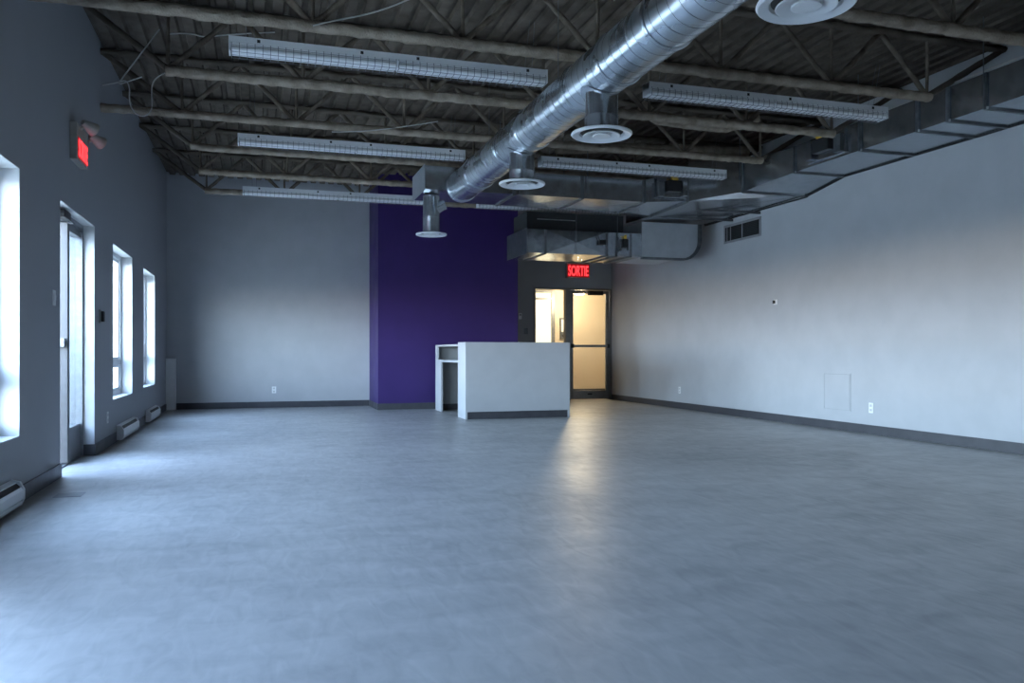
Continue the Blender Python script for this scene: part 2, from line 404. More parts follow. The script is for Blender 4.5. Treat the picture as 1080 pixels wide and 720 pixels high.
# ------------------------------------------------------------------ roof joists
ZB = 3.28
def lumpy(p0, p1, r, lump, squash=1.0, step=.07, n=8, wob=.0):
    p0 = Vector(p0); p1 = Vector(p1); L = (p1-p0).length; k = max(2, int(L/step))
    pts = []
    for i in range(k+1):
        q = p0.lerp(p1, i/k)
        if wob and 0 < i < k: q = q + Vector((0, random.uniform(-wob, wob), random.uniform(-wob, wob)))
        pts.append(q)
    return MB().tube(pts, r, n, lump, squash)
NODES = [-.72, .38, 1.5, 2.62, 3.75, 4.87, 5.93]
JL = {4.75: 'sprayed open-web roof joist nearest the viewer, ending above the right duct',
      6.08: 'thick sprayed roof joist just in front of the first pair of strip lights',
      7.40: 'sprayed roof joist with a ragged underside, second behind the first light row',
      8.71: 'sprayed roof joist just in front of the middle row of strip lights',
      10.05: 'thin sprayed roof joist just behind the middle row of strip lights',
      11.40: 'sprayed roof joist just in front of the farthest strip light row',
      12.75: 'farthest sprayed roof joist, near the back wall and purple projection'}
JL[7.40] = 'sprayed roof joist with a ragged underside, midway between first and middle light rows'
for y, lab in JL.items():
    j = thing('roof_joist', lab, 'joist', (2.6, y, ZB), 'open-web joists under the roof deck')
    a, b = (-.74, 5.95)
    if y in (6.08, 8.71): a = XL
    if y > 12: b = 4.3
    thick = .041 if y != 7.4 else .044
    lumpy((a, y, ZB+.042), (b, y, ZB+.042), thick, .13, 1.35, .05, 10, .004).build('bottom_chord', M['spray'], j, sharp=60)
    lumpy((XL, y, ZD-.045), (XR, y, ZD-.045), .03, .12, 1.6, .08, 8, .003).build('top_chord', M['deck'], j, sharp=60)
    zb, zt = ZB+.05, ZD-.05
    nodes = NODES
    for i, xn in enumerate(nodes):
        if xn > b + .05: continue
        lumpy((xn, y, zb), (xn, y, zt), .015, .2).build('web_post', M['web'], j, sharp=60)
        if i < len(nodes)-1:
            xm = (xn+nodes[i+1])/2
            lumpy((xn, y, zb), (xm, y, zt), .024, .18).build('web_diagonal', M['web'], j, sharp=60)
            if nodes[i+1] <= b + .05:
                lumpy((xm, y, zt), (nodes[i+1], y, zb), .024, .18).build('web_diagonal', M['web'], j, sharp=60)
    lumpy((nodes[0], y, zb), (XL+.02, y, zt), .026, .18).build('web_diagonal', M['deck'], j, sharp=60)
    if b > 5: lumpy((nodes[-1], y, zb), (XR-.02, y, zt), .028, .18).build('web_diagonal', M['deck'], j, sharp=60)

# sprayed pipes between the joists
def pipe(pts, r, lab):
    o = MB().tube([p for a, b in zip(pts, pts[1:]) for p in [Vector(a).lerp(Vector(b), k/8) for k in range(8)]] + [pts[-1]], r, 12, .06)
    return tag(o.build('sprayed_pipe', M['spray'], sharp=60), lab, 'pipe', 'sprayed pipes above the joists')
pipe([(3.95,8.0,3.62),(4.15,8.0,3.50),(4.6,8.0,3.48),(5.0,8.0,3.48),(5.4,8.02,3.62)], .07, 'short fat sprayed pipe bend above the right strip light of the middle row')
pipe([(3.5,9.4,3.46),(4.2,9.4,3.52),(5.2,9.4,3.56),(6.2,9.4,3.62)], .07, 'long sprayed pipe behind the middle light row, sloping up to the right wall')

# ------------------------------------------------------------------ strip lights
def strip_light(x0, x1, y, lab):
    """8 ft strip: white channel, four tubes, two wire guards"""
    z1, z0 = 3.222, 3.165
    t = thing('strip_light', lab, 'strip light', ((x0+x1)/2, y, z1), 'wire-guarded strip lights hung under the joists')
    h = MB(); h.box(x0, x1, y-.062, y+.062, z0, z1)
    h.prism([(y-.062, z0), (y-.03, z0-.045), (y+.03, z0-.045), (y+.062, z0)], 'x', x0+.02, x1-.02)
    for xe in (x0, x1-.012): h.box(xe, xe+.012, y-.066, y+.066, z0-.05, z1)
    h.build('housing', M['white'], t, bevel=.003)
    k = MB()
    L = x1-x0
    for fx in (.085, .39, .565, .93):
        k.box(x0+L*fx-.011, x0+L*fx+.011, y-.0645, y-.061, z0+.022, z0+.044)
    k.build('knockout', M['black'], t)
    xm = (x0+x1)/2
    for a, b in ((x0+.02, xm-.01), (xm+.01, x1-.02)):
        for dy in (-.05, .05):
            q = MB(); q.cyl((a, y+dy, z0-.031), (b, y+dy, z0-.031), .019, n=12); q.build('lamp_tube', M['tube'], t)
        g = MB(); r = .0017
        n = 22; yo, zo = .079, z0-.060
        for i in range(n+1):
            xx = a + (b-a)*i/n
            g.tube([(xx, y-.068, z0+.008), (xx, y-yo, z0-.012), (xx, y-yo+.01, zo), (xx, y+yo-.01, zo), (xx, y+yo, z0-.012), (xx, y+.068, z0+.008)], .0026, 4)
        for yy, zz in ((-yo, z0-.012), (-yo+.01, zo), (0, zo), (yo-.01, zo), (yo, z0-.012)):
            g.tube([(a, y+yy, zz), (b, y+yy, zz)], r, 4)
        g.build('wire_guard', M['guard'], t)
    for fx in (.06, .94):
        w = MB(); xx = x0+L*fx
        w.tube([(xx-.03, y, z1), (xx-.02, y-.10, ZB+.3)], .0017, 5); w.tube([(xx+.03, y, z1), (xx+.02, y-.10, ZB+.3)], .0017, 5)
        w.build('hanger_wire', M['galvdark'], t)
A0, A1, B0, B1 = -.20, 2.22, 3.12, 5.56
strip_light(A0, A1, 6.22, 'white wire-guarded strip light left of the spiral duct, in the nearest row')
strip_light(A0, A1, 8.94, 'white wire-guarded strip light left of the spiral duct, in the middle row')
strip_light(A0, 1.82+.55, 11.76, 'white wire-guarded strip light along the back wall, its right end behind the duct')
strip_light(B0, B1, 6.22, 'white wire-guarded strip light right of the spiral duct, in the nearest row')
strip_light(B0, B1, 8.94, 'white wire-guarded strip light in front of the crosswise upper duct')
strip_light(B0, B1, 11.76, 'white wire-guarded strip light mostly hidden behind the crosswise upper duct')

# ------------------------------------------------------------------ spiral duct
DX, DZ, DR_ = 2.25, 2.87, .175
sd = thing('spiral_duct', 'big round galvanised spiral duct running front to back under the joists', 'duct', (DX, 5, DZ))
mb = MB(); n = 64; ya, yb = .6, 9.22; pitch = .105; step = pitch/12
rows = int((yb-ya)/step); vs = []
for k in range(rows+1):
    y = ya + (yb-ya)*k/rows
    for i in range(n):
        a = 2*PI*i/n
        ph = ((y/pitch) + i/n) % 1.0
        r = DR_ + .0006*math.exp(-((ph-.5)/.09)**2)
        vs.append((DX + r*math.cos(a), y, DZ + r*math.sin(a)))
mb.add(vs, [(k*n+i, (k+1)*n+i, (k+1)*n+(i+1) % n, k*n+(i+1) % n) for k in range(rows) for i in range(n)], True)
mb.add(vs[:n], [tuple(range(n))])
mb.build('pipe', M['galvspiral'], sd, sharp=50)
q = MB(); npt = 40; turns = int((yb-ya)/pitch); w = .0022; rr = DR_+.0012; vs = []
for k in range(turns*npt+1):
    a = -2*PI*k/npt; y = ya + pitch*k/npt
    for dy, dr in ((-w, 0), (0, .0010), (w, 0)):
        vs.append((DX+(rr+dr)*math.cos(a), y+dy, DZ+(rr+dr)*math.sin(a)))
q.add(vs, [(k*3+i, k*3+i+1, k*3+4+i, k*3+3+i) for k in range(turns*npt) for i in range(2)], True)
q.build('lock_seam', M['galvdark'], sd, sharp=80)
for y in (2.5, 4.2, 4.86, 5.48, 6.6, 7.24, 8.35, 9.13):
    q = MB()
    prof = [(DR_+.001, -.03), (DR_+.006, -.028), (DR_+.006, -.004), (DR_+.010, 0), (DR_+.006, .004), (DR_+.006, .028), (DR_+.001, .03)]
    vs = []; m = len(prof)
    for r, h in prof:
        for i in range(n):
            a = 2*PI*i/n; vs.append((DX+r*math.cos(a), y+h, DZ+r*math.sin(a)))
    q.add(vs, [(k*n+i, (k+1)*n+i, (k+1)*n+(i+1) % n, k*n+(i+1) % n) for k in range(m-1) for i in range(n)], True)
    q.build('coupling_band', M['galvspiral'], sd, sharp=40)
for y in (3.6, 6.0, 8.0):
    q = MB(); q.tube([(DX, y, DZ+DR_), (DX, y, ZD)], .0025, 6); q.build('hanger_wire', M['galvdark'], sd)

def diffuser(x, y, z, ztop, rn, R, lab, elbow=False):
    t = thing('air_diffuser', lab, 'diffuser', (x, y, z), 'round air diffusers')
    q = MB()
    zm = (z+ztop)/2 - .02
    n = 40; rings = [(rn, None), (rn, zm+.012), (rn*1.035, zm+.010), (rn*1.035, zm-.004), (rn*1.03, zm-.006), (rn*1.03, z+.028)]
    vs = []
    for r, h in rings:
        for i in range(n):
            a = 2*PI*i/n; dx = r*math.cos(a)
            top = ztop if elbow else DZ - math.sqrt((DR_+.004)**2 - dx*dx)
            vs.append((x+dx, y+r*math.sin(a), top if h is None else h))
    q.add(vs, [(k*n+i, k*n+(i+1) % n, (k+1)*n+(i+1) % n, (k+1)*n+i) for k in range(5) for i in range(n)], True)
    q.build('neck_pipe', M['galv'], t)
    k = R/.21
    q = MB(); q.lathe([(rn*.9, .032), (R*.62, .034), (R*.985, .020), (R, .012), (R*.985, .006), (R*.95, .0), (R*.74, .012), (R*.70, .028), (rn*.9, .03)], (x,y,z), 56)
    q.build('outer_ring', M['white'], t)
    q = MB(); q.lathe([(.70*R, .026), (.695*R, .024), (0.001, .024)], (x,y,z), 40); q.build('throat', M['black'], t)
    q = MB(); q.lathe([(R*.44, .022), (R*.60, .004), (R*.615, -.002), (R*.59, -.004), (R*.36, .010), (R*.32, .020), (0.001,.021)], (x,y,z), 48)
    q.build('middle_cone', M['white'], t)
    q = MB(); q.lathe([(R*.20, .016), (R*.30, .002), (R*.30, -.005), (R*.26, -.007), (R*.10, .0), (0.001, .001)], (x,y,z), 40)
    q.build('centre_cone', M['white'], t)
    if elbow:
        q = MB(); zc = z + .30
        q.cyl((x, y, zc), (x+.13, y-.03, zc+.06), .085, .06, 24)
        q.cyl((x+.13, y-.03, zc+.06), (x+.16, y-.036, zc+.072), .062, .062, 24)
        q.build('capped_branch', M['galv'], t)
    else:
        q = MB(); m = 40; vs = []
        for r in (rn*1.005, rn*1.30):
            for i in range(m):
                a = 2*PI*i/m; dx = r*math.cos(a); vs.append((x+dx, y+r*math.sin(a), DZ - math.sqrt((DR_+.005)**2 - dx*dx)))
        q.add(vs, [(i, (i+1) % m, m+(i+1) % m, m+i) for i in range(m)], True)
        q.build('saddle_collar', M['galv'], t)
    return t
diffuser(DX, 2.97, 2.445, DZ-DR_+.03, .112, .21, 'round white air diffuser cut off by the top edge of the photo')
diffuser(DX, 5.155, 2.44, DZ-DR_+.03, .112, .21, 'round white air diffuser under the spiral duct, in front of the middle strip lights')
diffuser(DX, 6.92, 2.446, DZ-DR_+.03, .112, .208, 'round white air diffuser under the spiral duct, just before its far end')
diffuser(1.97, 9.55, 2.345, 2.812, .098, .185, 'small round white diffuser hanging below the far boxed duct end, before the purple wall', True)

# ------------------------------------------------------------------ rectangular ducts
def xpanel_bottom(mb, x0, x1, y0, y1, z, h=-.008):
    """cross-broken panel facing down"""
    vs = [(x0,y0,z),(x1,y0,z),(x1,y1,z),(x0,y1,z),((x0+x1)/2,(y0+y1)/2,z+h)]
    mb.add(vs, [(1,0,4),(2,1,4),(3,2,4),(0,3,4)])
def xpanel_front(mb, x0, x1, y, z0, z1, h=-.012):
    vs = [(x0,y,z0),(x1,y,z0),(x1,y,z1),(x0,y,z1),((x0+x1)/2,y+h,(z0+z1)/2)]
    mb.add(vs, [(0,1,4),(1,2,4),(2,3,4),(3,0,4)])
def seam_y(mb, x0, x1, z0, z1, y, w=.03, p=.014):
    """band round a duct that runs along Y"""
    mb.box(x0-p, x1, y-w/2, y+w/2, z0-p, z0); mb.box(x0-p, x0, y-w/2, y+w/2, z0, z1)
def seam_x(mb, y0, y1, z0, z1, x, w=.03, p=.014):
    mb.box(x-w/2, x+w/2, y0-p, y1+p, z0-p, z0); mb.box(x-w/2, x+w/2, y0-p, y0, z0, z1); mb.box(x-w/2, x+w/2, y1, y1+p, z0, z1)

# trunk along the right wall
TX0, TX1, TZ0, TZ1 = 6.13, XR-.004, 3.11, 3.42
tr = thing('trunk_duct', 'long rectangular galvanised duct running along the top of the right wall', 'duct', (6.5, 6.5, TZ0))
cuts = [.5, 2.9, 4.1, 5.13, 5.62, 6.03, 6.40, 7.19, 8.3]
for a, b in zip(cuts, cuts[1:]):
    q = MB()
    q.add([(TX0,a,TZ0),(TX0,b,TZ0),(TX0,b,TZ1),(TX0,a,TZ1),(TX1,a,TZ1),(TX1,b,TZ1),(TX1,a,TZ0),(TX1,b,TZ0)], [(0,3,2,1),(3,4,5,2),(4,6,7,5)])
    xpanel_bottom(q, TX0, TX1, a, b, TZ0, -.004)
    q.build('duct_section', M['galv'], tr)
for y in cuts[1:]:
    q = MB(); seam_y(q, TX0, TX1, TZ0, TZ1, y, .035, .016); q.build('flange', M['galvdark'], tr)
    q = MB(); q.cyl((TX0-.016, y-.03, TZ0-.016), (TX0-.016, y-.03, TZ0+.004), .009, n=8); q.build('corner_bolt', M['wire'], tr)
# plenum where the trunk widens and turns
pl = [((6.13,8.3),3.11), ((5.90,9.05),3.0), ((5.25,9.28),2.885), ((5.36,10.5),2.90), ((5.45,11.55),2.95), ((XR-.004,11.55),2.99), ((XR-.004,9.0),3.0), ((XR-.004,8.3),3.11)]
q = MB(); k = len(pl)
vs = [(p[0],p[1],z) for p, z in pl] + [(p[0],p[1],3.40) for p, z in pl]
q.add(vs, [(1,0,7,6),(2,1,6),(3,2,6),(4,3,6,5)] + [(i,(i+1) % k, k+(i+1) % k, k+i) for i in range(k)] + [tuple(range(k, 2*k))])
q.build('plenum', M['galv'], tr)
q = MB(); seam_y(q, 5.90, XR-.004, 3.0, 3.38, 9.05, .04, .016); q.build('flange', M['galvdark'], tr)
q = MB(); q.box(5.42, XR-.004, 10.05, 10.09, 2.93, 2.96); q.box(5.42, XR-.004, 10.75, 10.79, 2.93, 2.965); q.build('stiffener', M['galvdark'], tr)
for xx, yy in ((6.10, 5.62), (6.10, 7.19), (5.86, 9.05)):
    q = MB(); q.tube([(xx, yy, 3.1), (xx, yy, ZD)], .0045, 6); q.build('hanger_rod', M['galvdark'], tr)

q = MB(); q.box(XR-.03, XR-.004, .5, 8.3, TZ0-.016, TZ0-.004)  # dark strip put in for the shadow gap between duct and wall
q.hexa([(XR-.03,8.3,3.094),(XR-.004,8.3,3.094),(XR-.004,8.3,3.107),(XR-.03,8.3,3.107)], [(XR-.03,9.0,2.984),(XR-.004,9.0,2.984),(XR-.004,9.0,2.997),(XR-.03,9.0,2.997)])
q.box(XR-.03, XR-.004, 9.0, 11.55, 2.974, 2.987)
q.build('wall_edge_shadow_strip', M['insul'], tr)
# upper crosswise branch feeding the spiral duct
ub = thing('branch_duct', 'upper crosswise rectangular galvanised duct joining the spiral duct to the right wall duct', 'duct', (3.2, 9.58, 2.83))
UY0, UY1, UZ0, UZ1 = 9.225, 9.97, 2.83, 3.10
ucuts = [1.83, 2.9, 3.77, 4.60]
for a, b in zip(ucuts, ucuts[1:]):
    q = MB()
    q.add([(a,UY0,UZ0),(b,UY0,UZ0),(b,UY0,UZ1),(a,UY0,UZ1),(a,UY1,UZ0),(b,UY1,UZ0),(b,UY1,UZ1),(a,UY1,UZ1)], [(0,1,2,3),(3,2,6,7),(5,4,7,6)])
    xpanel_bottom(q, a, b, UY0, UY1, UZ0, -.012)
    q.build('duct_section', M['galv'], ub)
q = MB(); q.box(1.822, 1.83, UY0-.012, UY1+.012, UZ0-.012, UZ1+.012); q.build('end_cap', M['galvcap'], ub)
q = MB(); q.hexa([(4.6,UY0,UZ0),(4.6,UY1,UZ0),(4.6,UY1,UZ1),(4.6,UY0,UZ1)], [(5.236,9.28,2.885),(5.346,10.5,2.9),(5.346,10.5,3.30),(5.236,9.28,3.30)]); q.build('flared_section', M['galv'], ub)
for x in ucuts[1:]:
    q = MB(); seam_x(q, UY0, UY1, UZ0, UZ1, x, .035, .014); q.build('flange', M['galvdark'], ub)
q = MB(); q.hexa([(5.22,9.26,2.865),(5.34,10.52,2.875),(5.34,10.52,2.90),(5.22,9.26,2.89)], [(5.246,9.26,2.865),(5.356,10.52,2.875),(5.356,10.52,2.90),(5.246,9.26,2.89)])
q.box(5.20, 5.245, 9.25, 9.272, 2.87, 3.3); q.build('flange', M['galvdark'], ub)
for xx in (3.83, 2.96):
    for yy in (UY0-.03, UY1+.03):
        q = MB(); q.tube([(xx, yy, UZ0-.01), (xx, yy, ZD)], .0045, 6); q.build('hanger_rod', M['galvdark'], ub)

# lower branch with the radius elbow
lb = thing('lower_duct', 'lower crosswise galvanised duct with a rounded elbow above the exit door', 'duct', (4.8, 11.7, 2.40))
LY0, LY1, LZ0, LZ1 = 11.2, 12.15, 2.40, 2.745
lcuts = [3.72, 4.0, 4.97]
for a, b in zip(lcuts, lcuts[1:]):
    q = MB()
    q.add([(a,LY0,LZ0),(b,LY0,LZ0),(b,LY0,LZ1),(a,LY0,LZ1),(a,LY1,LZ0),(b,LY1,LZ0),(b,LY1,LZ1),(a,LY1,LZ1)], [(3,2,6,7),(5,4,7,6)])
    xpanel_bottom(q, a, b, LY0, LY1, LZ0, -.012); xpanel_front(q, a, b, LY0, LZ0, LZ1, -.014 if b > 4.5 else -.003)
    q.build('duct_section', M['galv'], lb)
q = MB(); q.box(3.71, 3.72, LY0-.014, LY1+.014, LZ0-.014, LZ1+.014); q.build('end_cap', M['galvdark'], lb)
q = MB(); q.box(4.97, 5.55, LY0, LY1, LZ0, LZ1); q.build('damper_section', M['galv'], lb)
for x in (4.0, 4.97, 5.13, 5.36):
    q = MB(); seam_x(q, LY0, LY1, LZ0, LZ1, x, .03, .016); q.build('flange', M['galvdark'], lb)
arc = [(6.50 - .28*(1-math.cos(a)), 2.40+.28 - .28*math.sin(a)) for a in [i*PI/2/10 for i in range(11)]]
q = MB(); q.prism([(5.55,2.93),(5.55,2.40)] + arc[::-1] + [(6.50,2.93)], 'y', LY0, LY1); q.build('elbow', M['galvmatte'], lb)
outer = [(6.565 - .34*(1-math.cos(a)), 2.365+.34 - .34*math.sin(a)) for a in [i*PI/2/10 for i in range(11)]]
q = MB(); q.prism(arc + [(5.55,2.40),(5.55,2.365)] + outer[::-1] + [(6.565,2.93),(6.50,2.93)], 'y', LY0-.02, LY0+.05)
q.build('elbow_rim', M['galvdark'], lb)
q = MB(); q.box(3.80, 5.36, 11.45, 12.1, LZ1, 3.04); q.build('lined_plenum', M['insul'], lb)
q = MB(); q.tube([(3.95,11.42,2.93),(4.55,11.42,2.93)], .008, 6); q.build('support_rail', M['wire'], lb)
for xx in (4.47, 5.13):
    q = MB(); q.tube([(xx, LY0-.035, LZ0-.02), (xx, LY0-.035, ZD)], .0045, 6); q.build('hanger_rod', M['galvdark'], lb)

# control boxes on the ducts
def control_box(name, lab, c, w, d, h, axis, yel=True):
    """box standing off a duct face; axis 'y' faces the viewer, 'x' faces left"""
    t = thing(name, lab, 'control box', c)
    def B(u0, u1, v0, v1, z0, z1):
        m = MB()
        if axis == 'y': m.box(c[0]+u0, c[0]+u1, c[1]+v0, c[1]+v1, c[2]+z0, c[2]+z1)
        else: m.box(c[0]+v0, c[0]+v1, c[1]+u0, c[1]+u1, c[2]+z0, c[2]+z1)
        return m
    B(-w/2, w/2, -.02, 0, 0, h).build('back_plate', M['galv'], t, bevel=.003)
    B(-w*.22, w*.22, -d, -.02, h*.28, h*.86).build('actuator', M['black'], t, bevel=.006)
    B(-w*.48, -w*.30, -d*.7, -.02, h*.05, h*.8).build('relay', M['galvdark'], t, bevel=.004)
    B(w*.30, w*.46, -d*.7, -.02, h*.1, h*.9).build('terminal_box', M['galv'], t, bevel=.004)
    if yel: B(-w*.08, w*.10, -d-.01, -d*.4, h*.86, h*1.12).build('yellow_cap', M['yellow'], t, bevel=.008)
    return t
control_box('damper_control', 'damper control box with a yellow cap on the upper crosswise duct', (4.98, 9.222, 2.90), .42, .10, .24, 'y')
control_box('damper_control', 'damper control box with a yellow cap on the right wall duct', (6.127, 7.72, 3.14), .62, .10, .26, 'x')
control_box('damper_control', 'small damper control box with a yellow face on the lower duct', (5.245, 11.197, 2.46), .185, .07, .22, 'y')
t = thing('thermostat_sensor', 'tiny black sensor box on the front of the lower duct', 'sensor', (4.88, 11.18, 2.58))
q = MB(); q.box(4.83, 4.93, 11.13, 11.183, 2.55, 2.62); q.build('housing', M['black'], t, bevel=.006)
q = MB(); q.tube([(4.84,11.16,2.62),(4.80,11.16,2.70),(4.72,11.16,2.80)], .005, 6); q.build('lead', M['black'], t)

# ------------------------------------------------------------------ reception desk
dk = thing('reception_desk', 'white reception desk with dark kick plate in front of the purple wall', 'desk', (3.6, 12.2, 0))
dx0, dx1, dy0, dyb = 2.815, 4.40, 11.25, 13.30
q = MB(); q.box(dx0+.03, dx1-.03, dy0, dy0+.035, .105, 1.10); q.build('front_panel', M['desk'], dk, bevel=.002)
q = MB(); q.box(dx0+.03, dx1-.03, dy0+.012, dy0+.03, 0, .105); q.build('kick_plate', M['base'], dk)
q = MB(); q.box(dx0, dx0+.03, dy0, 11.72, 0, 1.10); q.build('end_panel', M['desk'], dk, bevel=.002)
q = MB(); q.box(dx0+.03, dx1-.03, dy0+.035, dy0+.22, 1.07, 1.10); q.build('transaction_top', M['desk'], dk, bevel=.002)
q = MB(); q.box(dx0, dx0+.03, 12.88, dyb, 0, .835); q.box(dx0, dx0+.03, 13.15, dyb, .835, 1.045); q.build('rear_leg_panel', M['desk'], dk, bevel=.002)
q = MB(); q.box(dx0, dx0+.30, 11.72, 12.6, 1.045, 1.075); q.box(dx0, dx0+1.3, 12.6, dyb, 1.045, 1.075); q.build('upper_shelf', M['desk'], dk, bevel=.002)
q = MB(); q.box(dx0+.005, dx0+1.3, 12.6, dyb, .80, .835); q.box(dx0+.005, dx0+.3, 11.72, 12.6, .80, .835); q.box(dx0+.03, dx1-.03, dy0+.035, 11.95, .80, .835); q.build('worktop', M['desk'], dk, bevel=.002)
q = MB(); q.box(dx0+.03, dx0+1.3, dyb-.02, dyb, .835, 1.045); q.box(dx0+.03, dx0+1.3, dyb-.05, dyb-.03, .10, .80); q.build('rear_panel', M['deskgrey'], dk)
q = MB(); q.box(dx0+.03, dx0+1.3, dyb-.045, dyb-.03, 0, .10); q.build('inner_kick_plate', M['base'], dk)
q = MB(); q.box(dx1-.03, dx1, dy0, 11.95, 0, 1.10); q.build('end_panel', M['desk'], dk, bevel=.002)

# ------------------------------------------------------------------ exit signs
def text_mesh(s, w, h, depth=.004):
    cu = bpy.data.curves.new('lettering', 'FONT'); cu.body = s; cu.size = 1; cu.offset = .012; cu.extrude = .5; cu.align_x = 'CENTER'
    o = bpy.data.objects.new('lettering', cu); C.objects.link(o)
    dg = bpy.context.evaluated_depsgraph_get()
    me = bpy.data.meshes.new_from_object(o.evaluated_get(dg))
    bpy.data.objects.remove(o)
    xs = [v.co.x for v in me.vertices]; ys = [v.co.y for v in me.vertices]
    sx = w/(max(xs)-min(xs)); sy = h/(max(ys)-min(ys)); cx = (max(xs)+min(xs))/2; cy = min(ys)
    for v in me.vertices:
        v.co = ((v.co.x-cx)*sx, (v.co.y-cy)*sy, v.co.z*depth)
    me.materials.clear(); me.materials.append(M['red'])
    return me
def letters(parent, loc, rot, w, h):
    o = bpy.data.objects.new('lettering', text_mesh('SORTIE', w, h)); C.objects.link(o)
    o.parent = parent; o.matrix_parent_inverse = Matrix.Translation(parent.location).inverted()
    o.location = loc; o.rotation_euler = rot
s = thing('exit_sign', 'lit red SORTIE sign on the dark wall above the exit door', 'sign', (6.10, YD, 2.43))
q = MB(); q.box(5.85, 6.36, YD-.06, YD, 2.43, 2.73); q.build('housing', M['signbody'], s, bevel=.006)
q = MB(); q.box(5.87, 6.34, YD-.064, YD-.06, 2.45, 2.71); q.build('sign_face', M['redface'], s)
letters(s, (6.105, YD-.067, 2.475), (PI/2, 0, 0), .43, .205)
q = MB(); q.box(5.90, 6.32, YD-.05, YD-.01, 2.73, 2.745); q.build('mount', M['galvdark'], s)
s = thing('exit_sign', 'cream box exit sign with red letters and twin lamps on the window wall', 'sign', (XL, 7.55, 2.52))
q = MB(); q.box(XL, XL+.055, 7.34, 7.76, 2.52, 2.82); q.build('housing', M['signbody'], s, bevel=.006)
q = MB(); q.box(XL+.055, XL+.059, 7.36, 7.74, 2.54, 2.71); q.build('sign_face', M['redface'], s)
letters(s, (XL+.062, 7.55, 2.55), (PI/2, 0, PI/2), .36, .15)
for (yy, zz, dy) in ((7.46, 2.83, .10), (7.78, 2.80, .12)):
    q = MB(); q.cyl((XL+.06, yy-.02, zz-.04), (XL+.10, yy, zz), .015, n=10)
    q.cyl((XL+.08, yy-.04, zz+.01), (XL+.15, yy+dy*.5, zz-.025), .022, .058, 20)
    hd = q.build('lamp_head', M['signbody'], s)
    q = MB(); q.cyl((XL+.15, yy+dy*.5, zz-.025), (XL+.155, yy+dy*.54, zz-.028), .052, .046, 20); q.build('lens', M['copper'], hd)
q = MB(); q.box(XL, XL+.05, 7.76, 7.80, 2.72, 2.76); q.build('lamp_arm', M['signbody'], s)

# ------------------------------------------------------------------ baseboard heaters
def heater(y0, y1, lab):
    t = thing('baseboard_heater', lab, 'heater', (XL, (y0+y1)/2, .02), 'electric baseboard heaters under the windows')
    x = XL + .012
    b = MB()
    b.prism([(x, .02), (x+.05, .02), (x+.062, .035), (x+.062, .05), (x+.02, .055), (x+.02, .12), (x+.03, .165), (x, .178)], 'y', y0+.03, y1-.03)
    b.build('back_body', M['white'], t)
    f = MB(); f.prism([(x+.048, .055), (x+.068, .062), (x+.070, .115), (x+.058, .135), (x+.052, .13), (x+.052, .075)], 'y', y0+.03, y1-.03)
    f.build('front_cover', M['white'], t)
    f = MB(); f.prism([(x+.02, .06), (x+.047, .07), (x+.0515, .138), (x+.030, .158), (x+.022, .15)], 'y', y0+.03, y1-.03); f.build('dark_grille', M['black'], t)
    for a in (y0, y1-.03):
        f = MB(); f.prism([(x, .02), (x+.055, .02), (x+.072, .06), (x+.072, .12), (x+.05, .165), (x, .18)], 'y', a, a+.03); f.build('end_cap', M['white'], t, bevel=.003)
heater(4.2, 5.68, 'white electric baseboard heater under the nearest window, at the photo edge')
heater(9.55, 10.75, 'white electric baseboard heater under the window just past the entrance door')
heater(11.9, 13.0, 'white electric baseboard heater under the farthest window')

# ------------------------------------------------------------------ wall fittings
def outlet(name, lab, c, nrm, w=.07, h=.115, slots=True, mat='plate', cat='outlet'):
    t = thing(name, lab, cat, c)
    def B(u0, u1, d0, d1, z0, z1):
        m = MB()
        if nrm == '-y': m.box(c[0]+u0, c[0]+u1, c[1]-d1, c[1]-d0, c[2]+z0, c[2]+z1)
        if nrm == '-x': m.box(c[0]-d1, c[0]-d0, c[1]+u0, c[1]+u1, c[2]+z0, c[2]+z1)
        if nrm == '+x': m.box(c[0]+d0, c[0]+d1, c[1]+u0, c[1]+u1, c[2]+z0, c[2]+z1)
        return m
    B(-w/2, w/2, 0, .007, -h/2, h/2).build('cover_plate', M[mat], t, bevel=.002)
    if slots:
        for s in (-1, 1): B(-.017, .017, .007, .010, s*.026-.014, s*.026+.014).build('socket', M['outletface'], t, bevel=.002)
    else:
        B(-.009, .009, .007, .016, -.02, .02).build('toggle', M[mat], t, bevel=.002)
    return t
outlet('wall_outlet', 'white outlet low on the grey back wall left of the purple projection', (.265, YB, .306), '-y')
outlet('wall_outlet', 'white outlet on the right wall beside the square access panel', (XR, 7.855, .306), '-x', h=.12)
outlet('wall_outlet', 'white outlet on the right wall near the exit door corner', (XR, 12.39, .31), '-x')
outlet('wall_outlet', 'white outlet low on the window wall right after the entrance door', (XL, 9.06, .30), '+x', w=.08)
outlet('light_switch', 'pale light switch on the window wall before the entrance door', (XL, 6.80, 1.362), '+x', w=.085, h=.115, slots=False, cat='switch')
outlet('light_switch', 'grey light switch low on the dark wall beside the exit sidelight', (5.02, YD, 1.37), '-y', w=.08, h=.12, slots=False, mat='galvdark', cat='switch')
t = thing('card_reader', 'black card reader with a light base on the window wall past the entrance door', 'card reader', (XL, 8.68, 1.30))
q = MB(); q.box(XL, XL+.012, 8.60, 8.72, 1.235, 1.365); q.build('base_plate', M['bronze'], t, bevel=.003)
q = MB(); q.box(XL+.012, XL+.04, 8.64, 8.70, 1.25, 1.35); q.build('housing', M['black'], t, bevel=.006)
t = thing('thermostat', 'small white thermostat on the dark wall at the purple corner', 'thermostat', (4.93, YD, 1.66))
q = MB(); q.box(4.87, 4.93, YD-.03, YD, 1.60, 1.72); q.build('housing', M['plate'], t, bevel=.006)
q = MB(); q.box(4.885, 4.915, YD-.033, YD-.03, 1.67, 1.70); q.build('dial', M['galvdark'], t)
